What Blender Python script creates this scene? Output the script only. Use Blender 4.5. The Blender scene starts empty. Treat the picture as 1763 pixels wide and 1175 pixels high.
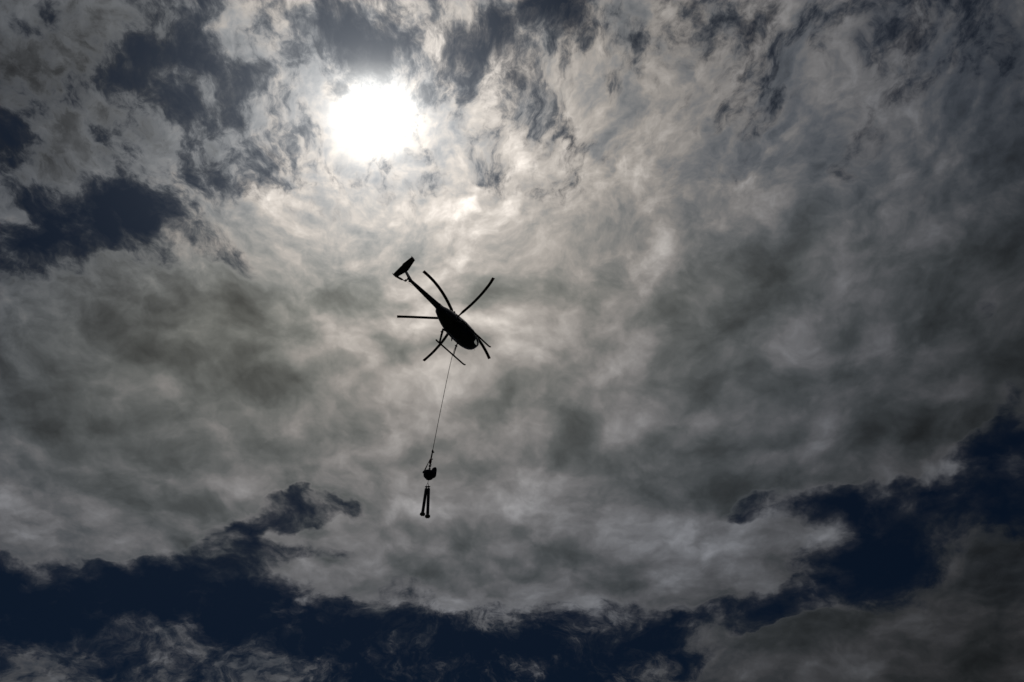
import bpy, bmesh, math, random
from mathutils import Vector, Matrix
random.seed(4)
C = bpy.context.scene.collection
sc = bpy.context.scene
PI = math.pi

# ------------------------------------------------------------------ camera
cd = bpy.data.cameras.new('camera')
cam = bpy.data.objects.new('camera', cd); C.objects.link(cam)
cam.location = (0, 0, 1.7)
cam.rotation_euler = (math.radians(90 + 52), 0, 0)
cd.sensor_width = 36; cd.lens = 24
cd.clip_start = 0.1; cd.clip_end = 30000
sc.camera = cam

# ------------------------------------------------------------------ exposure
sc.view_settings.view_transform = 'Standard'
sc.view_settings.look = 'None'
sc.view_settings.gamma = 1
sc.view_settings.use_curve_mapping = False
sc.cycles.adaptive_threshold = .02
sc.cycles.adaptive_min_samples = 16
EXPOSURE = -4.2
sc.view_settings.exposure = EXPOSURE

# ------------------------------------------------------------------ sun
SUN = Vector((-0.1841, 0.3320, 0.9252)).normalized()
SUN_ELEV = math.asin(SUN.z)
SUN_AZ = math.atan2(SUN.x, SUN.y)            # from +Y towards +X
ld = bpy.data.lights.new('sun', 'SUN')
ld.energy = 3.0; ld.angle = math.radians(0.5); ld.color = (1, .96, .9)
sun = bpy.data.objects.new('sun', ld); C.objects.link(sun)
sun.location = (0, 0, 80)
sun.rotation_euler = SUN.to_track_quat('Z', 'Y').to_euler()

# ------------------------------------------------------------------ world
world = bpy.data.worlds.new('World'); sc.world = world
world.use_nodes = True
nt = world.node_tree; nt.nodes.clear()
class N:
    """tiny node-graph builder"""
    def __init__(s, nt): s.nt = nt
    def put(s, node, i, v):
        if v is None: return
        if isinstance(v, bpy.types.NodeSocket): s.nt.links.new(v, node.inputs[i])
        else: node.inputs[i].default_value = v
    def m(s, op, a, b=None, c=None, clamp=False):
        n = s.nt.nodes.new('ShaderNodeMath'); n.operation = op; n.use_clamp = clamp
        s.put(n, 0, a); s.put(n, 1, b); s.put(n, 2, c); return n.outputs[0]
    def v(s, op, a, b=None, scale=None):
        n = s.nt.nodes.new('ShaderNodeVectorMath'); n.operation = op
        s.put(n, 0, a); s.put(n, 1, b)
        if scale is not None: s.put(n, 3, scale)
        return n.outputs['Value'] if op in ('DOT_PRODUCT', 'LENGTH') else n.outputs[0]
    def xyz(s, x, y, z=0.0):
        n = s.nt.nodes.new('ShaderNodeCombineXYZ'); s.put(n, 0, x); s.put(n, 1, y); s.put(n, 2, z); return n.outputs[0]
    def sep(s, a):
        n = s.nt.nodes.new('ShaderNodeSeparateXYZ'); s.put(n, 0, a); return n.outputs
    def noise(s, vec, scale, detail=4, rough=.5, lac=2.0, dist=0.0, color=False, kind='FBM'):
        n = s.nt.nodes.new('ShaderNodeTexNoise'); n.noise_dimensions = '3D'; n.noise_type = kind
        s.nt.links.new(vec, n.inputs['Vector'])
        n.inputs['Scale'].default_value = scale; n.inputs['Detail'].default_value = detail
        n.inputs['Roughness'].default_value = rough; n.inputs['Lacunarity'].default_value = lac
        n.inputs['Distortion'].default_value = dist
        return n.outputs[1] if color else n.outputs[0]
    def voro(s, vec, scale, detail, rough, kind='F1'):
        n = s.nt.nodes.new('ShaderNodeTexVoronoi'); n.voronoi_dimensions = '2D'; n.feature = kind; n.normalize = False
        s.nt.links.new(vec, n.inputs['Vector'])
        n.inputs['Scale'].default_value = scale; n.inputs['Detail'].default_value = detail; n.inputs['Roughness'].default_value = rough
        return n.outputs['Distance']
    def step(s, x, lo, hi, a=0.0, b=1.0, kind='SMOOTHSTEP'):
        n = s.nt.nodes.new('ShaderNodeMapRange'); n.interpolation_type = kind
        s.put(n, 0, x); s.put(n, 1, lo); s.put(n, 2, hi); s.put(n, 3, a); s.put(n, 4, b); return n.outputs[0]
    def mix(s, f, a, b):
        n = s.nt.nodes.new('ShaderNodeMix'); n.data_type = 'RGBA'
        s.put(n, 0, f); s.put(n, 6, a); s.put(n, 7, b); return n.outputs[2]
    def fmix(s, f, a, b):
        n = s.nt.nodes.new('ShaderNodeMix'); n.data_type = 'FLOAT'
        s.put(n, 0, f); s.put(n, 2, a); s.put(n, 3, b); return n.outputs[0]
g = N(nt)
tc = nt.nodes.new('ShaderNodeTexCoord')
d = g.v('NORMALIZE', tc.outputs['Generated'])
dx, dy, dz = g.sep(d)[0:3]
# chart of the sky: plane tangent at azimuth 0, elevation 52 degrees; cloud banks are placed on it
ELC = math.radians(52)
F0 = (0, math.cos(ELC), math.sin(ELC)); U0 = (0, -math.sin(ELC), math.cos(ELC)); R0 = (1, 0, 0)
df = g.v('DOT_PRODUCT', d, F0)
dfc = g.m('MAXIMUM', df, 0.08)
ca = g.m('DIVIDE', dx, dfc)
cb = g.m('DIVIDE', g.v('DOT_PRODUCT', d, U0), dfc)
behind = g.m('MULTIPLY', g.m('LESS_THAN', df, 0.08), 40.0)
ca = g.m('ADD', ca, behind)
chart0 = g.xyz(g.m('ADD', g.m('MULTIPLY', ca, 1175.3), 881.5), g.m('SUBTRACT', 587.5, g.m('MULTIPLY', cb, 1175.3)))
# cloud deck coordinates (overhead layer seen in perspective)
den = g.m('ADD', g.m('MAXIMUM', dz, 0.0), 0.25)
deck = g.xyz(g.m('DIVIDE', dx, den), g.m('DIVIDE', dy, den), 0.37)
# domain warps
w1 = g.v('SUBTRACT', g.noise(deck, 3.2, 3, .5, color=True), (.5, .5, .5))
w2 = g.v('SUBTRACT', g.noise(g.v('ADD', deck, (7.1, 3.3, 1.2)), 11, 4, .6, color=True), (.5, .5, .5))
deckw = g.v('ADD', g.v('ADD', deck, g.v('SCALE', w1, scale=.13)), g.v('SCALE', w2, scale=.045))
chart = g.v('ADD', chart0, g.v('MULTIPLY', g.v('ADD', g.v('SCALE', w1, scale=150), g.v('SCALE', w2, scale=75)), (1, 1, 0)))

def blobs(lst, vec):
    acc = None
    for (x, y, rx, ry, rot, amp) in lst:
        mp = nt.nodes.new('ShaderNodeMapping'); mp.vector_type = 'TEXTURE'
        nt.links.new(vec, mp.inputs[0])
        mp.inputs[1].default_value = (x, y, 0)
        mp.inputs[2].default_value = (0, 0, math.radians(rot))
        mp.inputs[3].default_value = (rx, ry, 1)
        gr = nt.nodes.new('ShaderNodeTexGradient'); gr.gradient_type = 'SPHERICAL'
        nt.links.new(mp.outputs[0], gr.inputs[0])
        if acc is None: acc = g.m('MULTIPLY', gr.outputs[1], amp)
        else: acc = g.m('MULTIPLY_ADD', gr.outputs[1], amp, acc)
    return acc
# openings in the cloud: x, y, half-lengths, turn, depth
GAPS = [
 (170,365,210,85,-8,1.7),(300,385,90,50,10,.3),(70,410,160,60,0,.9),(280,400,170,75,15,.8),(15,185,100,75,0,.8),(25,235,90,65,10,.7),
 (110,170,160,38,-15,.75),(205,125,70,50,-30,.8),(335,30,50,120,-10,1.0),(290,95,130,32,8,.7),(360,115,120,45,38,.9),
 (398,165,55,80,0,.8),(318,215,36,130,-17,.9),(450,270,110,60,40,.6),(40,20,110,60,0,.5),(490,40,60,90,-20,.6),
 (50,445,130,45,10,.6),(370,315,160,65,0,.7),(430,325,90,60,0,.5),(390,440,130,45,35,.55),(230,270,110,35,-20,.3),(420,60,40,90,-15,.3),(500,110,30,70,-20,.35),(150,300,200,60,-10,.4),(480,180,60,50,30,.3),(110,240,170,35,-15,.35),
 (635,55,95,75,0,.6),(610,100,45,45,0,.6),(700,45,110,62,0,.5),(860,35,190,56,-30,1.25),(950,25,75,62,0,.8),
 (755,75,45,50,0,.4),(790,170,110,110,0,-.5),(1000,190,250,130,0,-.3),(560,55,50,90,-20,.6),(570,152,32,24,45,1.1),(803,152,36,30,0,.7),(940,80,110,80,0,.35),
 (1010,95,80,90,10,.3),(1112,90,60,80,0,.5),(1490,35,140,80,10,.5),(1505,60,80,120,-20,.65),(1545,135,80,90,0,.4),
 (1500,225,150,55,-45,.6),(1452,310,60,40,-50,.3),(1390,75,100,90,0,.3),(1380,150,460,320,0,-.45),(1680,250,260,400,0,-.5),(1640,20,220,90,0,.25),(1710,130,140,200,0,.1),
 (1705,510,60,90,0,.6),(1280,60,80,140,30,.2),(1200,210,110,60,-50,.2),
 (1480,430,80,35,-40,.35),(1745,660,80,130,0,.35),(1590,580,50,50,0,.2),(1330,190,90,60,-50,.25),
 (1790,800,260,120,-25,1.6),(1730,785,190,80,-30,.9),(1600,900,160,60,-20,.4),(1570,885,240,80,-12,1.3),(1385,866,190,40,2,1.15),(1510,960,190,95,-15,1.3),
 (1390,1030,190,50,-22,1.1),(1240,1085,180,50,-12,1.0),(1060,1130,270,90,0,1.2),(820,1130,320,100,0,1.4),
 (560,1085,330,95,5,1.3),(310,1045,300,75,0,1.3),(110,1045,230,75,0,1.4),(-20,1055,200,90,0,1.3),(640,1175,260,80,0,1.0),
 (1560,990,130,80,0,.5),(850,1200,420,80,0,1.2),
 (480,888,170,34,-8,.62),(372,950,80,45,-30,.55),(450,960,110,60,0,.5),(330,985,140,40,-10,.6),(240,1130,420,90,0,.65),(560,1040,200,70,0,.5),(900,1060,260,60,0,.5),
 (60,500,80,50,20,.25),(300,150,180,35,30,.4),(60,330,90,60,0,.3),(200,230,60,120,60,.3),(530,880,110,40,0,.6),
 (470,245,50,60,0,.3),(1850,300,120,300,0,.3),(-120,300,130,200,0,.6),(0,985,90,30,20,.8),(620,960,180,40,10,.35),(760,1010,200,40,0,.4),(1040,1040,150,50,0,.4),(1180,1000,120,40,0,.2),
]
# thick bellies of the soft lower layer (positive) and thin bright veins (negative)
BELLY = [
 (430,110,240,220,0,.6),(560,60,160,100,0,.3),
 (1270,920,260,120,0,-.7),(250,890,330,110,0,-.6),(720,950,350,110,0,-.35),(1740,60,250,260,0,.6),(60,30,200,160,0,.5),
 (40,60,420,260,0,1.5),(100,260,200,120,0,.5),(1000,610,200,120,0,.15),(950,480,300,160,0,.25),
 (60,420,560,520,0,1.7),(80,190,480,360,0,2.6),(270,640,380,200,0,.6),(980,620,460,360,0,-1.0),(1150,950,400,200,0,-.7),(1500,800,300,200,0,-.4),(1600,1110,350,180,0,-1.2),(960,330,300,160,0,-.35),(1750,450,250,500,0,.3),(760,860,420,130,0,-.3),(1600,760,300,250,0,-.2),
 (610,520,170,70,0,.8),(390,735,330,75,0,1.0),(560,780,150,50,0,.5),(1180,555,230,90,-5,.8),(1260,640,200,70,10,.7),
 (1500,750,260,90,-10,1.3),(880,770,160,90,0,.5),(300,560,200,55,5,.7),(120,660,150,70,0,.8),(1110,730,300,110,0,.8),
 (900,900,180,80,0,.6),(1060,930,150,60,0,.7),(630,640,130,60,0,.7),(1700,600,200,180,0,.6),(80,800,160,60,0,.5),
 (1000,660,110,60,0,.6),(700,720,100,50,0,.6),(1500,620,150,50,-20,.5),(1130,840,150,50,0,.4),(1690,1090,260,160,0,1.2),
 (860,500,110,50,0,.5),(1020,440,80,60,60,.5),(1350,540,120,60,0,.5),(1730,930,120,80,0,.8),(1400,820,120,50,0,.4),(1750,280,150,250,0,.7),
 (240,880,200,60,0,.3),(1350,1120,150,60,0,.3),
 (870,640,150,45,-35,-.9),(1140,470,100,45,-50,-.7),(1230,345,170,22,-18,-.9),(600,628,90,45,20,-.8),(1395,715,70,45,-20,-.9),
 (800,690,80,70,0,-.5),(450,660,100,35,0,-.4),(330,595,150,18,10,-.7),(700,350,260,70,0,-.4),(1290,590,120,40,-20,-.4),
 (520,720,70,50,0,-.5),(700,840,160,60,0,-.4),(1200,890,180,45,5,-.5),(560,560,70,30,0,-.3),(1010,290,160,120,0,-.3),
 (430,520,120,25,25,-.5),(930,800,70,50,0,-.3),(870,120,70,60,50,-.8),(1040,620,60,30,0,-.4),(1480,440,80,40,-40,-.6),(500,950,180,40,0,-.4),
]
gap = blobs(GAPS, chart)
belly = blobs([(x, y, a, b, r, m * (1.1 if a < 300 else 1)) for x, y, a, b, r, m in BELLY], g.v('ADD', chart0, g.v('MULTIPLY', g.v('ADD', g.v('SCALE', w1, scale=170), g.v('SCALE', w2, scale=45)), (1, 1, 0))))
soft = blobs([(850,760,1300,470,0,2.2),(1650,560,500,420,0,1.2),(1600,1150,500,200,0,1.5)], chart)
soft = g.m('MINIMUM', g.m('MAXIMUM', soft, 0.0), 1.0)
# fibrous high cloud: drawn out along the wind, fanning overhead
q = g.v('SUBTRACT', chart, (830, 980, 0))
qr = g.m('MAXIMUM', g.v('LENGTH', q), 30.0)
fan = g.v('ADD', g.v('SCALE', q, scale=g.m('DIVIDE', 5.2, qr)), g.xyz(0.0, 0.0, g.m('MULTIPLY', g.m('LOGARITHM', qr, math.e), 3.4)))
nf = g.noise(fan, 1.6, 7, .62)
nf2 = g.noise(g.v('ADD', fan, (3, 9, 4)), 4.5, 6, .66)
nb = g.noise(deckw, 3.4, 7.5, .56)
nb2 = g.noise(g.v('ADD', deckw, (4, 1, 8)), 10, 6, .6)
ns = g.noise(g.v('ADD', deckw, (2.4, 5.2, 3)), 6.2, 3.6, .46)
ns2 = g.noise(g.v('ADD', deckw, (9.4, 1.2, 6)), 17, 5, .55)
pw = g.v('ADD', deckw, g.v('SCALE', g.v('SUBTRACT', g.noise(deck, 26, 4, .6, color=True), (.5, .5, .5)), scale=.035))
puff = g.m('SUBTRACT', .72, g.voro(pw, 8.5, 4, .55))
# cover
c = g.m('SUBTRACT', g.fmix(soft, .95, 1.32), g.m('MINIMUM', g.m('MULTIPLY', gap, g.fmix(soft, 1.0, 1.12)), 1.5))
det = g.m('ADD', g.m('MULTIPLY', g.m('SUBTRACT', nf, .5), g.fmix(soft, 3.9, .9)),
                 g.m('MULTIPLY', g.m('SUBTRACT', nb, .5), g.fmix(soft, 2.2, 3.4)))
det = g.m('ADD', det, g.m('MULTIPLY', g.m('SUBTRACT', nb2, .5), g.fmix(soft, 1.4, 2.6)))
det = g.m('ADD', det, g.m('MULTIPLY', g.m('SUBTRACT', nf2, .5), g.fmix(soft, 3.2, .6)))
c = g.m('ADD', c, g.m('ADD', det, g.m('MULTIPLY', puff, g.fmix(soft, .45, 1.1))))
c = g.m('ADD', c, g.m('MULTIPLY', g.step(gap, .40, .0), g.m('MULTIPLY', soft, 1.3)))
cover = g.m('ADD', g.step(c, g.fmix(soft, -.15, -.08), g.fmix(soft, 1.25, 1.22), 0.0, .85), g.step(c, -.65, .35, 0.0, .15))
# light through the cloud: Sun-ward glow by scattering angle
cosT = g.v('DOT_PRODUCT', d, tuple(SUN))
th = g.m('ARCCOSINE', g.m('MINIMUM', cosT, 1.0))
thd = g.m('MULTIPLY', th, 180 / PI)
def ex(k, s, p=1.0):
    return g.m('MULTIPLY', g.m('EXPONENT', g.m('MULTIPLY', g.m('POWER', g.m('DIVIDE', thd, s), p), -1.0)), k)
K = 2 ** (-EXPOSURE)
env = g.m('ADD', g.m('ADD', ex(.85, 16.0, 1.0), ex(.042, 47, 4)), ex(.06, 7.0, 2))
shade = g.m('EXPONENT', g.m('MULTIPLY', belly, -.40))
sn = g.m('ADD', g.m('MULTIPLY', g.m('SUBTRACT', ns, .5), -2.0), g.m('MULTIPLY', g.m('SUBTRACT', ns2, .5), -1.1))
fn = g.m('ADD', g.m('MULTIPLY', g.m('SUBTRACT', nf, .5), .9), g.m('MULTIPLY', g.m('SUBTRACT', nf2, .5), .7))
fn = g.m('ADD', fn, g.m('MULTIPLY', g.m('SUBTRACT', nb2, .5), 1.3))
def ridge(n, k): return g.m('SUBTRACT', 1.0, g.m('MINIMUM', g.m('MULTIPLY', g.m('ABSOLUTE', g.m('SUBTRACT', n, .5)), k), 1.0))
sdz = SUN.z + .25; sdk = (SUN.x / sdz, SUN.y / sdz, .37)
tos = g.v('NORMALIZE', g.v('SUBTRACT', sdk, deck))
def relief(scale, dl, detail, rough, off):
    p0 = g.v('ADD', deckw, off)
    return g.m('SUBTRACT', g.noise(p0, scale, detail, rough), g.noise(g.v('ADD', p0, g.v('SCALE', tos, scale=dl)), scale, detail, rough))
def dome(p): return g.voro(p, 5.6, 1.6, .45, 'SMOOTH_F1')
lump = g.m('SUBTRACT', dome(g.v('ADD', pw, g.v('SCALE', tos, scale=.035))), dome(pw))
rel_f = relief(19, .012, 5, .58, (3.4, 1.2, 5))
rel_a = relief(7.0, .034, 4.5, .48, (1.4, 8.2, 2))
veinf = g.m('SUBTRACT', g.m('POWER', ridge(nf2, 8.0), 1.5), .40)
sn = g.m('ADD', sn, g.m('ADD', g.m('ADD', g.m('MULTIPLY', puff, .50), g.m('MULTIPLY', rel_a, 2.7)), g.m('ADD', g.m('MULTIPLY', g.m('SUBTRACT', nb, .5), 1.3), g.m('MULTIPLY', g.m('SUBTRACT', nb2, .5), .7))))
fn = g.m('ADD', fn, g.m('ADD', g.m('ADD', g.m('MULTIPLY', puff, .55), g.m('MULTIPLY', veinf, .05)), g.m('MULTIPLY', rel_a, 2.0)))
fn = g.m('ADD', fn, g.m('MULTIPLY', rel_f, 2.6))
sn = g.m('ADD', sn, g.m('MULTIPLY', rel_f, g.step(cb, .12, -.1, 1.3, .5)))
sn = g.m('ADD', sn, g.m('MULTIPLY', lump, 1.1))
fn = g.m('ADD', fn, g.m('MULTIPLY', lump, .5))
mod = g.fmix(soft, fn, sn)
shade = g.m('MULTIPLY', shade, g.m('EXPONENT', g.m('SUBTRACT', g.m('MULTIPLY', mod, .95), .03)))
lining = g.m('MULTIPLY', g.step(c, .2, .75), g.step(c, 1.5, .8))
shade = g.m('ADD', shade, g.m('MULTIPLY', lining, .22))
shade = g.m('MAXIMUM', shade, .12)
thick = g.step(shade, 1.25, .5)
tint = g.mix(thick, (1.03, .96, .905, 1), g.mix(soft, (.93, .985, 1.07, 1), (.975, 1.0, .945, 1)))
cool = g.step(thd, 17.0, 46.0)
tint2 = g.mix(cool, (1.0, .985, .95, 1), (.90, 1.0, 1.16, 1))
lum = g.m('MULTIPLY', g.m('MULTIPLY', env, shade), K)
cloud = g.v('SCALE', g.v('MULTIPLY', tint, tint2), scale=lum)
# clear air between the clouds
sky = nt.nodes.new('ShaderNodeTexSky'); sky.sky_type = 'NISHITA'; sky.sun_disc = False
sky.sun_elevation = SUN_ELEV; sky.sun_rotation = SUN_AZ
sky.altitude = 300; sky.air_density = 1.0; sky.dust_density = 0.6; sky.ozone_density = 4.0
air = g.v('MULTIPLY', sky.outputs[0], (.022, .043, .062))
veil = g.v('SCALE', g.xyz(.85, 1.0, 1.3), scale=g.m('MULTIPLY', g.m('ADD', g.m('MULTIPLY', env, .030), ex(.050, 11, 1.6)), K))
clear = g.v('ADD', air, veil)
glare = g.v('SCALE', (1.0, .985, .93), scale=g.m('MULTIPLY', g.m('ADD', g.m('MULTIPLY', ex(3.2, 2.1, 1.7), g.m('EXPONENT', g.m('ADD', g.m('MULTIPLY', puff, 1.2), g.m('MULTIPLY', rel_a, 3.0)))), ex(.13, 7.5, 1.5)), K))
final = g.v('ADD', g.mix(cover, clear, cloud), glare)
bg = nt.nodes.new('ShaderNodeBackground'); nt.links.new(final, bg.inputs[0]); bg.inputs[1].default_value = 1.0
out = nt.nodes.new('ShaderNodeOutputWorld'); nt.links.new(bg.outputs[0], out.inputs[0])
# ------------------------------------------------------------------ materials
def mat(name, col, rough=.5, metal=0.0, var=.25, scale=6, spec=.5, bump=0.0, trans=0.0, coat=0.0):
    m = bpy.data.materials.new(name); m.use_nodes = True
    t = m.node_tree; b = t.nodes['Principled BSDF']; k = N(t)
    tcn = t.nodes.new('ShaderNodeTexCoord')
    n1 = k.noise(tcn.outputs['Object'], scale, 6, .6)
    f = k.step(n1, .3, .7, 1 - var, 1 + var, 'LINEAR')
    t.links.new(k.v('SCALE', col[:3], scale=f), b.inputs['Base Color'])
    t.links.new(k.step(n1, .3, .7, rough * .8, min(1, rough * 1.25), 'LINEAR'), b.inputs['Roughness'])
    b.inputs['Metallic'].default_value = metal
    b.inputs['Specular IOR Level'].default_value = spec
    b.inputs['Coat Weight'].default_value = coat
    if bump:
        bn = t.nodes.new('ShaderNodeBump'); bn.inputs['Strength'].default_value = bump; bn.inputs['Distance'].default_value = .01
        t.links.new(k.noise(tcn.outputs['Object'], scale * 8, 4, .6), bn.inputs['Height']); t.links.new(bn.outputs[0], b.inputs['Normal'])
    return m
M = dict(
 paint=mat('navy_paint', (.012, .016, .034), .32, coat=.3),
 grey=mat('grey_paint', (.05, .055, .065), .4),
 black=mat('matt_black', (.012, .012, .013), .6),
 metal=mat('worn_metal', (.10, .10, .105), .45, metal=.7),
 blade=mat('blade_grey', (.018, .018, .019), .5),
 red=mat('red_paint', (.16, .012, .015), .5),
 seat=mat('seat_fabric', (.02, .02, .024), .9, bump=.3),
 rope=mat('rope_fibre', (.04, .04, .038), .85, scale=30, bump=.5),
 strap=mat('sling_webbing', (.03, .03, .028), .9, scale=25, bump=.4),
 bag=mat('navy_canvas', (.016, .024, .07), .85, scale=5, bump=.6),
 steel=mat('painted_steel', (.018, .024, .036), .5, metal=.3, scale=9),
 zinc=mat('galvanised_fitting', (.12, .125, .14), .5, metal=.6, scale=14),
)
def glass_mat():
    m = bpy.data.materials.new('tinted_glazing'); m.use_nodes = True
    t = m.node_tree; t.nodes.clear()
    tr = t.nodes.new('ShaderNodeBsdfTransparent'); tr.inputs[0].default_value = (.80, .82, .82, 1)
    gl = t.nodes.new('ShaderNodeBsdfGlossy'); gl.inputs[0].default_value = (1, 1, 1, 1); gl.inputs[1].default_value = .05
    fr = t.nodes.new('ShaderNodeFresnel'); fr.inputs[0].default_value = 1.45
    mx = t.nodes.new('ShaderNodeMixShader'); t.links.new(fr.outputs[0], mx.inputs[0]); t.links.new(tr.outputs[0], mx.inputs[1]); t.links.new(gl.outputs[0], mx.inputs[2])
    o = t.nodes.new('ShaderNodeOutputMaterial'); t.links.new(mx.outputs[0], o.inputs[0])
    return m
M['glass'] = glass_mat()

# ------------------------------------------------------------------ mesh helpers
def obj(name, bm, m, parent=None, smooth=True):
    bmesh.ops.recalc_face_normals(bm, faces=bm.faces)
    me = bpy.data.meshes.new(name); bm.to_mesh(me); bm.free()
    if smooth:
        me.polygons.foreach_set('use_smooth', [True] * len(me.polygons)); me.set_sharp_from_angle(angle=math.radians(38))
    me.materials.append(m)
    o = bpy.data.objects.new(name, me); C.objects.link(o)
    if parent: o.parent = parent
    return o
def tag(o, label=None, cat=None, group=None, kind=None):
    for k, v in (('label', label), ('category', cat), ('group', group), ('kind', kind)):
        if v: o[k] = v
    return o
def empty(name, loc):
    o = bpy.data.objects.new(name, None); C.objects.link(o); o.location = loc; return o
def frame_at(pts, i, upv):
    a = pts[max(0, i - 1)]; b = pts[min(len(pts) - 1, i + 1)]
    t = (b - a).normalized()
    s = t.cross(upv)
    if s.length < 1e-4: s = t.cross(Vector((1, 0, 0)))
    s.normalize(); return t, s, s.cross(t).normalized()
def tube(bm, pts, r, n=10, flat=1.0, upv=Vector((0, 0.03, 1)), cap=True):
    """swept tube; r a number or list; flat squashes the second axis"""
    pts = [Vector(p) for p in pts]
    rr = r if isinstance(r, (list, tuple)) else [r] * len(pts)
    rings = []
    for i, p in enumerate(pts):
        t, s, u = frame_at(pts, i, upv)
        rings.append([bm.verts.new(p + s * math.cos(2*PI*k/n) * rr[i] + u * math.sin(2*PI*k/n) * rr[i] * flat) for k in range(n)])
    for a, b in zip(rings, rings[1:]):
        for k in range(n): bm.faces.new((a[k], a[(k+1) % n], b[(k+1) % n], b[k]))
    if cap: bm.faces.new(rings[0]); bm.faces.new(rings[-1])
    return bm
def section(bm, pts, prof, upv):
    """sweep a closed profile [(side, up)] given per point"""
    pts = [Vector(p) for p in pts]; rings = []
    for i, p in enumerate(pts):
        t, s, u = frame_at(pts, i, upv)
        rings.append([bm.verts.new(p + s * a + u * b) for a, b in prof[i]])
    n = len(rings[0])
    for a, b in zip(rings, rings[1:]):
        for k in range(n): bm.faces.new((a[k], a[(k+1) % n], b[(k+1) % n], b[k]))
    bm.faces.new(rings[0]); bm.faces.new(rings[-1]); return bm
def box(bm, c, s, rot=None, bev=0.0):
    r = bmesh.ops.create_cube(bm, size=1.0); vs = r['verts']
    bmesh.ops.scale(bm, vec=s, verts=vs)
    if bev:
        es = list({e for v in vs for e in v.link_edges})
        o = bmesh.ops.bevel(bm, geom=es, offset=bev, segments=2, affect='EDGES', profile=.6)
        vs = list({v for f in o['faces'] for v in f.verts} | {v for v in vs if v.is_valid})
    if rot: bmesh.ops.rotate(bm, cent=(0, 0, 0), matrix=rot, verts=vs)
    bmesh.ops.translate(bm, vec=c, verts=vs); return bm
def catmull(pts, m=6):
    P = [Vector(p) for p in pts]; P = [P[0]*2 - P[1]] + P + [P[-1]*2 - P[-2]]; out = []
    for i in range(1, len(P) - 2):
        for k in range(m):
            t = k / m; a, b, c, e = P[i-1:i+3]
            out.append(.5*((2*b) + (c-a)*t + (2*a-5*b+4*c-e)*t*t + (3*b-a-3*c+e)*t**3))
    out.append(P[-2]); return out
def airfoil(ch, th, n=12, shift=.25):
    pr = []
    for k in range(n):
        a = 2*PI*k/n; x = .5 - .5*math.cos(a)
        y = th * math.sin(a) * (1 - .45*x)
        pr.append(((x - shift) * ch, y * ch * .5))
    return pr

# ------------------------------------------------------------------ helicopter
# local axes: x nose, y port side, z up, origin under the rotor mast at skid height
heli = empty('helicopter', (0, 0, 0))
heli.matrix_world = Matrix(((.58496, -.79209, -.17443, -3.3516), (.80467, .59371, .00245, 26.9542), (.10162, -.14179, .98467, 36.1829), (0, 0, 0, 1)))
tag(heli, 'small dark five bladed helicopter flying overhead with a load on a long line', 'helicopter')

def lerp(tab, x):
    for (x0, *a), (x1, *b) in zip(tab, tab[1:]):
        if x <= x1:
            t = max(0, (x - x0) / (x1 - x0)); t = t*t*(3-2*t) * .35 + t * .65
            return [p + (q - p) * t for p, q in zip(a, b)]
    return list(tab[-1][1:])
#        x    half-width  bottom   top
BODY = [(-1.92, .17, 1.38, 1.98), (-1.86, .27, 1.26, 2.02), (-1.45, .43, 1.04, 2.12), (-1.05, .55, .84, 2.18), (-.55, .65, .68, 2.20),
        (0.0, .69, .62, 2.20), (.5, .70, .60, 2.17), (.95, .68, .62, 2.05), (1.3, .62, .67, 1.88), (1.55, .53, .76, 1.70), (1.72, .43, .86, 1.55),
        (1.84, .32, .97, 1.41), (1.91, .20, 1.07, 1.31), (1.95, .03, 1.17, 1.21)]
def S(x, ph, off=0.0):
    hw, zb, zt = lerp(BODY, x); hh = (zt - zb) / 2 + off; zc = (zt + zb) / 2; hw += off
    e = 2 / 2.35
    sy, cz = math.sin(ph), -math.cos(ph)
    y = hw * math.copysign(abs(sy) ** e, sy); z = hh * math.copysign(abs(cz) ** e, cz)
    y *= 1 - .10 * max(0, z / max(hh, .01))
    return Vector((x, y, zc + z))
R_ = math.radians
XS = sorted({-1.92, -1.89, -1.86, -1.75, -1.6, -1.45, -1.25, -1.05, -.9, -.75, -.62, -.4, -.2, 0, .06, .16, .3, .5, .7, .9, .98, 1.08, 1.2, 1.34, 1.45, 1.55, 1.62, 1.68, 1.74, 1.79, 1.84, 1.87, 1.9, 1.915, 1.93, 1.945, 1.95})
PHS = sorted({R_(a) for a in (0, 8, 18, 26, 34, 42, 50, 58, 66, 74, 80, 86, 94, 102, 110, 118, 126, 134, 142, 150, 160, 174, 180)})
ALLP = [-p for p in reversed(PHS) if 0 < p < PI - 1e-6] + PHS
HOLES = []      # x0, x1, ph0, ph1 in degrees for the port side (mirrored)
WIND = (1.08, 1.915, 92.5, 174); CHIN = (1.2, 1.9, 24, 89); DOORF = (.16, .98, 42, 142); DOORR = (-.75, .06, 42, 142)
def inside(xm, pm, h): return h[0] < xm < h[1] and R_(h[2]) < abs(pm) < R_(h[3])
bm = bmesh.new()
grid = {}
def gv(i, j):
    j %= len(ALLP)
    if (i, j) not in grid: grid[(i, j)] = bm.verts.new(S(XS[i], ALLP[j]))
    return grid[(i, j)]
for i in range(len(XS) - 1):
    for j in range(len(ALLP)):
        a = ALLP[j]; b = ALLP[(j+1) % len(ALLP)]
        if b < a: b += 2*PI
        xm = (XS[i] + XS[i+1]) / 2; pm = (a + b) / 2
        if pm > PI: pm -= 2*PI
        if any(inside(xm, pm, h) for h in (WIND, CHIN, DOORF, DOORR)): continue
        bm.faces.new((gv(i, j), gv(i+1, j), gv(i+1, j+1), gv(i, j+1)))
bm.faces.new([gv(0, j) for j in range(len(ALLP))])
bm.faces.new([gv(len(XS)-1, j) for j in range(len(ALLP))])
hull = obj('fuselage', bm, M['paint'], heli)
hull.modifiers.new('thickness', 'SOLIDIFY').thickness = .02
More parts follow.
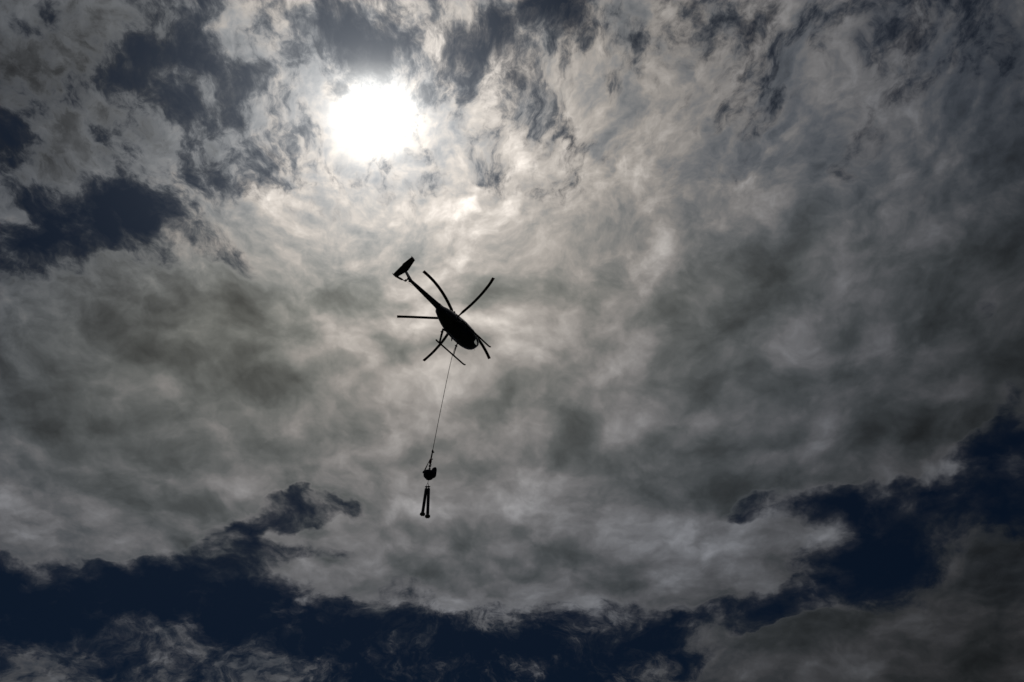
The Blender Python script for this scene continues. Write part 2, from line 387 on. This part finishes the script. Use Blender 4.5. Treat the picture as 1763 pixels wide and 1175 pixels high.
def patch(h, side, off, inset=(0, 0), th=.008, hole=None):
    bm = bmesh.new()
    xs = [h[0] + inset[0]] + [x for x in XS if h[0] + inset[0] + .01 < x < h[1] - inset[0] - .01] + [h[1] - inset[0]]
    ps = [R_(h[2] + inset[1])] + [p for p in PHS if R_(h[2] + inset[1]) + .02 < p < R_(h[3] - inset[1]) - .02] + [R_(h[3] - inset[1])]
    V = [[bm.verts.new(S(x, side * p, off)) for p in ps] for x in xs]
    for i in range(len(xs)-1):
        for j in range(len(ps)-1):
            if hole and hole[0] < (xs[i]+xs[i+1])/2 < hole[1] and R_(hole[2]) < (ps[j]+ps[j+1])/2 < R_(hole[3]): continue
            bm.faces.new((V[i][j], V[i+1][j], V[i+1][j+1], V[i][j+1]))
    return bm
for side in (1, -1):
    obj('windscreen', patch(WIND, side, -.004), M['glass'], heli)
    obj('chin_window', patch(CHIN, side, -.004), M['glass'], heli)
    for dr in (DOORF, DOORR):
        xin = [x for x in XS if dr[0] + .05 < x < dr[1] - .05]
        hole = (xin[0], xin[-1], 86, 134)
        dm = patch(dr, side, .006, (.008, .6), hole=hole)
        door = obj('door', dm, M['paint'], heli); door.modifiers.new('thickness', 'SOLIDIFY').thickness = .02
        obj('window', patch((hole[0], hole[1], 86, 134), side, .002), M['glass'], door)
        hb = bmesh.new(); p = S(dr[0] + .1, side * R_(74), .03); box(hb, p, (.11, .02, .025), bev=.006)
        obj('handle', hb, M['metal'], door)
# cabin inside
bm = bmesh.new()
for x0, x1 in ((-.8, 1.12),):
    box(bm, ((x0+x1)/2, 0, .93), (x1-x0, .90, .05))
box(bm, (-.78, 0, 1.42), (.06, 1.06, 1.2)); box(bm, (.08, 0, 1.35), (.05, 1.0, .9))
obj('cabin_floor', bm, M['black'], heli, False)
bm = bmesh.new(); box(bm, (1.34, 0, 1.14), (.34, .22, .46), bev=.03); box(bm, (1.30, 0, 1.46), (.20, .40, .24), Matrix.Rotation(R_(-12), 3, 'Y'), bev=.03)
obj('instrument_console', bm, M['black'], heli)
for sy in (.34, -.34):
    bm = bmesh.new(); box(bm, (.55, sy, 1.1), (.5, .46, .14), bev=.04); box(bm, (.26, sy, 1.48), (.13, .44, .72), Matrix.Rotation(R_(-10), 3, 'Y') if 0 else None, bev=.04)
    obj('seat', bm, M['seat'], heli)
# bottom clamshell engine doors, belly panels
for side in (1, -1):
    bm = patch((-1.6, -.9, 4, 58), side, .006, (.01, .4)); o = obj('engine_door', bm, M['grey'], heli); o.modifiers.new('thickness', 'SOLIDIFY').thickness = .012
bm = patch((-.62, .3, 4, 34), 1, .005, (.01, .4)); o = obj('belly_panel', bm, M['paint'], heli); o.modifiers.new('t', 'SOLIDIFY').thickness = .012
bm = patch((-.62, .3, 4, 34), -1, .005, (.01, .4)); o = obj('belly_panel', bm, M['paint'], heli); o.modifiers.new('t', 'SOLIDIFY').thickness = .012
bm = bmesh.new(); tube(bm, [(-1.7, 0, 1.62), (-1.92, 0, 1.58), (-1.99, 0, 1.56)], [.11, .11, .12], 18, .8); obj('exhaust_pipe', bm, M['metal'], heli)
# roof fairing under the rotor
DOG = [(-1.75, .10, .1), (-1.3, .24, .22), (-.8, .30, .30), (-.2, .30, .34), (.25, .26, .28), (.55, .16, .12), (.7, .05, .03)]
bm = bmesh.new(); prev = None
for x, hw, hh in DOG:
    ring = [bm.verts.new((x, hw*math.cos(a), 2.06 + hh*math.sin(a))) for a in [PI*k/12 for k in range(13)]]
    if prev:
        for k in range(12): bm.faces.new((prev[k], prev[k+1], ring[k+1], ring[k]))
    prev = ring
obj('mast_fairing', bm, M['grey'], heli)
# tail boom
bm = bmesh.new(); tube(bm, [(-1.45, 0, 1.98), (-1.8, 0, 1.985), (-2.6, 0, 1.99), (-3.6, 0, 1.995), (-4.62, 0, 2.0), (-4.72, 0, 2.0)], [.235, .215, .175, .135, .095, .05], 20)
boom = obj('tail_boom', bm, M['paint'], heli)
for x, r in ((-1.86, .222), (-3.05, .164), (-4.5, .106)):
    bm = bmesh.new(); tube(bm, [(x, 0, 1.99), (x - .05, 0, 1.99)], r, 20); obj('boom_band', bm, M['grey'], boom)
# fin
def slab(bm, poly, th, axis):
    """poly of 3D points, extruded both ways along axis, edges thinner"""
    ax = Vector(axis); a = [bm.verts.new(Vector(p) + ax*th/2) for p in poly]; b = [bm.verts.new(Vector(p) - ax*th/2) for p in poly]
    bm.faces.new(a); bm.faces.new(list(reversed(b)))
    n = len(poly)
    for k in range(n): bm.faces.new((a[k], b[k], b[(k+1) % n], a[(k+1) % n]))
    es = [e for e in bm.edges]; bmesh.ops.bevel(bm, geom=es, offset=th*.3, segments=2, affect='EDGES'); return bm
obj('vertical_fin', slab(bmesh.new(), [(-4.22, 0, 2.02), (-4.74, 0, 2.02), (-5.18, 0, 2.78), (-4.86, 0, 2.78)], .075, (0, 1, 0)), M['grey'], heli)
obj('lower_fin', slab(bmesh.new(), [(-4.36, 0, 1.95), (-4.66, 0, 1.95), (-4.74, 0, 1.72), (-4.56, 0, 1.72)], .05, (0, 1, 0)), M['grey'], heli)
bm = bmesh.new(); tube(bm, [(-4.58, 0, 1.78), (-4.66, 0, 1.66), (-4.78, 0, 1.6)], .014, 8); obj('tail_skid', bm, M['metal'], heli)
# T tail
bm = bmesh.new()
zt = 2.80
slab(bm, [(-4.79, .08, zt), (-4.90, .80, zt), (-5.22, .75, zt), (-5.32, .02, zt), (-5.30, -.05, zt), (-5.37, -.15, zt), (-5.37, -.90, zt), (-5.04, -.87, zt), (-4.78, -.09, zt)], .05, (0, 0, 1))
stab = obj('horizontal_stabiliser', bm, M['grey'], heli)
for sy, x0_ in ((.80, -4.93), (-.90, -5.06)):
    obj('end_plate', slab(bmesh.new(), [(x0_ + .02, sy, zt - .05), (x0_ - .26, sy, zt - .07), (x0_ - .34, sy, zt + .10), (x0_ - .12, sy, zt + .12)], .022, (0, 1, 0)), M['paint'], stab)
# tail rotor on the port side
TZ = 2.27; ZV = Vector((0, 0, 1))
bm = bmesh.new(); tube(bm, [(-4.60, .0, TZ - .1), (-4.60, .14, TZ)], [.12, .07], 16, upv=ZV); tube(bm, [(-4.60, .12, TZ), (-4.60, .38, TZ)], .034, 12, upv=ZV)
obj('tail_rotor_gearbox', bm, M['black'], heli)
bm = bmesh.new(); tube(bm, [(-4.60, .33, TZ), (-4.60, .40, TZ)], .06, 14, upv=ZV); box(bm, (-4.60, .30, TZ), (.13, .03, .13), bev=.008)
tube(bm, [(-4.56, .10, TZ + .06), (-4.50, .32, TZ + .05)], .014, 6, upv=ZV)
obj('tail_rotor_hub', bm, M['metal'], heli)
ta = R_(21)
for s_ in (1, -1):
    dv = Vector((math.cos(ta), 0, math.sin(ta))) * s_
    pts = [Vector((-4.60, .37 + (.05*r if s_ < 0 else 0), TZ)) + dv * r for r in (.04, .2, .3, .5, .76)]
    tw = .5 if s_ > 0 else 1.1
    pr = [[(a*math.cos(tw) - b*math.sin(tw), a*math.sin(tw) + b*math.cos(tw)) for a, b in airfoil(c_, .16, 10, .35)] for c_ in (.05, .06, .13, .135, .13)]
    obj('tail_rotor_blade', section(bmesh.new(), pts, pr, Vector((0, 1, 0))), M['blade'], heli)
# main rotor
bm = bmesh.new(); tube(bm, [(0, 0, 2.2), (0, 0, 2.62)], [.07, .06], 16, upv=Vector((0, 1, 0)))
tube(bm, [(0, 0, 2.30), (0, 0, 2.34)], [.15, .15], 20, upv=Vector((0, 1, 0)))
obj('rotor_mast', bm, M['metal'], heli)
bm = bmesh.new(); tube(bm, [(0, 0, 2.46), (0, 0, 2.50), (0, 0, 2.58), (0, 0, 2.64)], [.16, .2, .2, .1], 24, upv=Vector((0, 1, 0)))
hub = obj('rotor_hub', bm, M['metal'], heli)
BL = [
 [ (-0.11,-0.05,2.52), (-0.58,-0.23,2.55), (-1.06,-0.39,2.59), (-1.54,-0.53,2.64), (-2.02,-0.64,2.70), (-2.52,-0.72,2.76), (-3.01,-0.76,2.83), (-3.51,-0.76,2.89), (-4.01,-0.72,2.96) ],
 [ (-0.02,-0.12,2.51), (-0.07,-0.60,2.46), (-0.13,-1.08,2.43), (-0.20,-1.57,2.40), (-0.29,-2.05,2.38), (-0.39,-2.52,2.37), (-0.52,-2.99,2.36), (-0.67,-3.45,2.35), (-0.87,-3.91,2.34) ],
 [ (0.12,-0.03,2.50), (0.60,-0.11,2.41), (1.09,-0.16,2.34), (1.58,-0.17,2.27), (2.07,-0.15,2.20), (2.55,-0.09,2.14), (3.04,0.01,2.09), (3.51,0.13,2.03), (3.98,0.28,1.98) ],
 [ (0.07,0.11,2.51), (0.31,0.55,2.49), (0.52,1.01,2.48), (0.71,1.48,2.48), (0.87,1.95,2.49), (1.00,2.44,2.50), (1.12,2.93,2.52), (1.20,3.43,2.54), (1.27,3.93,2.57) ],
 [ (-0.08,0.09,2.53), (-0.39,0.43,2.57), (-0.70,0.78,2.63), (-1.01,1.13,2.68), (-1.32,1.48,2.74), (-1.62,1.83,2.81), (-1.93,2.18,2.87), (-2.23,2.54,2.94), (-2.53,2.89,3.00) ],
]
for bl in BL:
    pts = catmull([Vector((0,0,2.52)).lerp(Vector(bl[0]), .4)] + bl, 4); n = len(pts); i0 = 7
    root = obj('blade_grip', tube(bmesh.new(), pts[:i0+2], [.05]*3 + [.06]*(i0-1), 10, .5), M['metal'], hub)
    pp = pts[i0:]; m_ = len(pp); cut = int(m_ * .90)
    def prof(i, ch): return airfoil(ch, .12, 12, .4)
    chs = [.11, .15] + [.20] * (m_ - 2)
    bo = obj('rotor_blade', section(bmesh.new(), pp[:cut+1], [prof(i, c_) for i, c_ in enumerate(chs[:cut+1])], Vector((0, 0, 1))), M['blade'], heli)
    obj('blade_tip', section(bmesh.new(), pp[cut:], [prof(i, .205) for i in range(m_ - cut)], Vector((0, 0, 1))), M['red'], bo)
# skids and struts
for s in (1, -1):
    y = 1.04 if s > 0 else -1.10
    pts = catmull([(-1.08, y, .06), (-1.0, y, .03), (0, y, .03), (1.3, y, .03), (1.6, y, .035), (1.78, y, .08), (1.88, y, .16)], 5)
    obj('skid', tube(bmesh.new(), pts, [.052]*(len(pts)-6) + [.05]*3 + [.046]*3, 12), M['black'], heli)
    for x, xt, yt, w_ in ((-.78, -.96, .47, .105), (.64, .56, .52, .05)):
        pr = [airfoil(w_*2, .42, 12, .5), airfoil(w_*2.0, .40, 12, .5), airfoil(w_*1.6, .4, 12, .5)]
        pp = [(xt, s*yt, .82), ((x+xt)/2, (s*yt + y)/2, .44), (x, y - s*.02, .05)]
        st = obj('skid_strut', section(bmesh.new(), pp, pr, Vector((0, .3*s, 1)).cross(Vector((1, 0, 0))) ), M['black'], heli)
        bm = bmesh.new(); tube(bm, [(x-.12, y, .035), (x+.12, y, .035)], .058, 12); obj('saddle', bm, M['metal'], st)
        bm = bmesh.new(); box(bm, (xt+.05, s*(yt+.18), .70), (.18, .1, .02), bev=.005); obj('step', bm, M['metal'], st)
# small things under the body
bm = bmesh.new(); tube(bm, [(1.5, -.05, .74), (1.6, -.05, .45)], .008, 6); obj('antenna', bm, M['black'], heli)
bm = bmesh.new(); slab(bm, [(-.12, .52, .74), (.02, .52, .74), (.0, .58, .50), (-.06, .58, .50)], .02, (0, 1, 0)); obj('antenna', bm, M['black'], heli)
bm = bmesh.new(); tube(bm, [(.1, 0, .66), (.1, 0, .52)], [.05, .035], 10, upv=Vector((0, 1, 0))); box(bm, (.1, 0, .48), (.07, .05, .12), bev=.01)
obj('cargo_hook', bm, M['metal'], heli)

# ------------------------------------------------------------------ line and load
Y = 27.036
def P(x, z, dy=0.0): return Vector((x, Y + dy, z))
hook_w = heli.matrix_world @ Vector((.1, 0, .45))
ln = catmull([hook_w, P(-3.73, 34.856), P(-4.044, 30.222), P(-4.231, 26.85)], 14)
YV = Vector((0, 1, 0))
tag(obj('long_line', tube(bmesh.new(), ln, .016, 8, upv=YV), M['rope']), 'thin long line hanging from under the helicopter', 'cable')
t = empty('shackle', P(-4.231, 26.8)); tag(t, 'small dark swivel joining the bottom of the long line to the hook chain', 'shackle')
def rel(par, name, bm, m):
    bmesh.ops.translate(bm, vec=-par.location, verts=bm.verts); return obj(name, bm, m, par)
def torus(bm, c, R, r, u, v, n=20, k=8, a0=0, a1=2*PI, cl=True):
    c = Vector(c); u = Vector(u).normalized(); v = Vector(v).normalized(); w = u.cross(v); rings = []
    cnt = n if cl else n + 1
    for i in range(cnt):
        a = a0 + (a1 - a0) * i / n; d_ = u*math.cos(a) + v*math.sin(a)
        rings.append([bm.verts.new(c + d_*(R + r*math.cos(2*PI*j/k)) + w*r*math.sin(2*PI*j/k)) for j in range(k)])
    for i in range(n if cl else n):
        A = rings[i]; B = rings[(i+1) % len(rings)]
        for j in range(k): bm.faces.new((A[j], A[(j+1) % k], B[(j+1) % k], B[j]))
    if not cl: bm.faces.new(rings[0]); bm.faces.new(rings[-1])
    return bm
bm = bmesh.new(); tube(bm, [P(-4.232, 26.86), P(-4.236, 26.76), P(-4.238, 26.68)], [.03, .055, .035], 12, upv=YV); rel(t, 'swivel_body', bm, M['black'])
bm = bmesh.new(); box(bm, P(-4.19, 26.69), (.11, .05, .06), bev=.012); rel(t, 'shackle_pin', bm, M['metal'])
bm = bmesh.new()
pp = [P(-4.24, 26.68), P(-4.25, 26.5), P(-4.262, 26.3), P(-4.272, 26.2)]
tube(bm, pp, [.034, .04, .04, .03], 10, upv=YV); tag(obj('connecting_sling', bm, M['strap']), 'short thick black sling between the swivel and the red hook', 'sling')
t = empty('lifting_hook', P(-4.27, 25.75)); tag(t, 'dark red lifting hook above the hanging bag', 'hook')
bm = bmesh.new(); tube(bm, [P(-4.275, 26.22), P(-4.285, 26.1), P(-4.285, 25.98), P(-4.277, 25.86)], [.045, .075, .075, .04], 12, .6, upv=YV); rel(t, 'hook_body', bm, M['red'])
bm = bmesh.new(); torus(bm, P(-4.277, 25.80), .055, .022, (1, 0, 0), (0, 0, 1), 14, 8, -PI*.95, PI*.55, False); rel(t, 'hook_jaw', bm, M['red'])
bm = bmesh.new(); box(bm, P(-4.20, 26.2), (.075, .04, .05), bev=.01); rel(t, 'latch', bm, M['black'])
bm = bmesh.new(); tube(bm, [P(-4.32, 26.16), P(-4.40, 25.88), P(-4.46, 25.65), P(-4.54, 25.36)], [.014, .018, .032, .036], 8, .5, upv=YV); tag(obj('side_sling', bm, M['strap']), 'slanting strap running from the hook to the left corner of the bag', 'sling')
t = empty('chain', P(-4.278, 25.35)); tag(t, 'short dark chain from the red hook to the top of the bag', 'chain')
for k in range(6):
    bm = bmesh.new(); z = 25.76 - k * .075
    a = (1, 0, 0) if k % 2 else (0, 1, 0)
    torus(bm, P(-4.277, z), .042, .021, a, (0, 0, 1.0), 12, 6); rel(t, 'link', bm, M['black'])
# bag
t = empty('cargo_bag', P(-4.26, 24.83)); tag(t, 'bulging dark navy cargo bag slung below the red hook', 'bag')
def lump(c, r, seed, amp=.12, sub=4, fl=(0, 0)):
    b_ = bmesh.new(); bmesh.ops.create_icosphere(b_, subdivisions=sub, radius=1.0)
    from mathutils import noise
    for v in b_.verts:
        p = v.co.copy()
        q_ = noise.noise(p * 1.4 + Vector((seed, 0, 0))) * amp + noise.noise(p * 4 + Vector((0, seed, 0))) * amp * .35
        s_ = 1 + q_
        p = Vector((math.copysign(abs(p.x) ** .78, p.x), math.copysign(abs(p.y) ** .85, p.y), math.copysign(abs(p.z) ** .72, p.z)))
        if p.z < 0: p.x *= 1 + p.z * .52; p.y *= 1 + p.z * .3
        v.co = Vector(c) + Vector((p.x * r[0], p.y * r[1], p.z * r[2])) * s_
    return b_
rel(t, 'sack', lump(P(-4.265, 25.10), (.30, .27, .27), 3.1, .09), M['bag'])
bm = bmesh.new(); tube(bm, catmull([P(-4.05, 25.53), P(-4.03, 25.48), P(-4.025, 25.28), P(-4.03, 25.10), P(-4.08, 25.04)], 4), [.08] + [.12] + [.132] * 14 + [.08], 16, upv=YV); rel(t, 'rolled_flap', bm, M['bag'])
bm = bmesh.new(); box(bm, P(-4.54, 25.30), (.12, .12, .10), Matrix.Rotation(.4, 3, 'Y'), bev=.02); tube(bm, [P(-4.50, 25.32), P(-4.63, 25.26)], .012, 6, upv=YV); rel(t, 'corner_loop', bm, M['strap'])
for dx_ in (-.14, .08):
    bm = bmesh.new(); torus(bm, P(-4.265 + dx_, 25.10), .272, .016, (0, 1, 0), (0, 0, .97), 26, 6, -.35, PI + .35, False); rel(t, 'strap', bm, M['strap'])
bm = bmesh.new(); torus(bm, P(-4.278, 25.36), .05, .014, (1, 0, 0), (0, 0, 1), 14, 6); rel(t, 'lifting_eye', bm, M['metal'])
# cords to the tubes
t = empty('tail_cord', P(-4.275, 24.35)); tag(t, 'thin pale forked cord between the bag and the two steel tubes', 'cord')
for nm, pp in (('cord', [P(-4.268, 24.86), P(-4.275, 24.60)]), ('leg', [P(-4.275, 24.61), P(-4.31, 24.48), P(-4.337, 24.33)]), ('leg', [P(-4.275, 24.61), P(-4.235, 24.48), P(-4.193, 24.34)])):
    rel(t, nm, tube(bmesh.new(), pp, .012, 6, upv=YV), M['zinc'])
# two steel tubes
def pipe(a, b, label):
    a = Vector(a); b = Vector(b); t = empty('steel_tube', b); tag(t, label, 'tube', 'steel tubes hanging at the bottom of the line')
    dv = (b - a).normalized(); sx = Vector((1, 0, 0)); sx = (sx - dv * sx.dot(dv)).normalized(); sy = dv.cross(sx)
    bm = bmesh.new(); tube(bm, [a, a + dv*.02, a + dv*.03, b], [.060, .074, .076, .076], 20, upv=YV); rel(t, 'barrel', bm, M['steel'])
    bm = bmesh.new(); tube(bm, [a - dv*.13, a + dv*.01], .022, 10, upv=YV); box(bm, a - dv*.12, (.15, .05, .045), bev=.01); box(bm, a - dv*.09, (.05, .18, .04), bev=.01)
    rel(t, 'top_fitting', bm, M['zinc'])
    bm = bmesh.new(); tube(bm, [b - dv*.05, b - dv*.01, b + dv*.02], [.078, .09, .09], 20, upv=YV); rel(t, 'collar', bm, M['zinc'])
    bm = bmesh.new(); tube(bm, [b + dv*.045, b + dv*.07, b + dv*.085], [.128, .132, .09], 24, upv=YV); rel(t, 'foot_flange', bm, M['zinc'])
    bm = bmesh.new(); tube(bm, [b + dv*.07, b + dv*.16], [.05, .015], 12, upv=YV); rel(t, 'point', bm, M['steel'])
    for k in range(6):
        an = 2*PI*k/6; c_ = b + (sx*math.cos(an) + sy*math.sin(an)) * .108
        bm = bmesh.new(); tube(bm, [c_ - dv*.03, c_ + dv*.10], .014, 6, upv=YV); rel(t, 'bolt', bm, M['metal'])
pipe(P(-4.322, 24.22), P(-4.348, 22.70), 'left one of the two dark steel tubes, leaning outwards')
pipe(P(-4.200, 24.23), P(-4.092, 22.57), 'right one of the two dark steel tubes, hanging lower and nearly upright')

# ------------------------------------------------------------------ ground below (out of the picture, lights the bellies)
bm = bmesh.new()
nr, na = 20, 48; rings = []
cv = bm.verts.new((0, 0, 0))
for i in range(1, nr + 1):
    r = 9000 * (i / nr) ** 3
    rings.append([bm.verts.new((r*math.cos(2*PI*k/na), r*math.sin(2*PI*k/na), 0)) for k in range(na)])
for k in range(na): bm.faces.new((cv, rings[0][k], rings[0][(k+1) % na]))
for A, B in zip(rings, rings[1:]):
    for k in range(na): bm.faces.new((A[k], B[k], B[(k+1) % na], A[(k+1) % na]))
gm = mat('grass_ground', (.035, .045, .02), .95, var=.4, scale=.3)
tag(obj('ground', bm, gm), kind='structure')
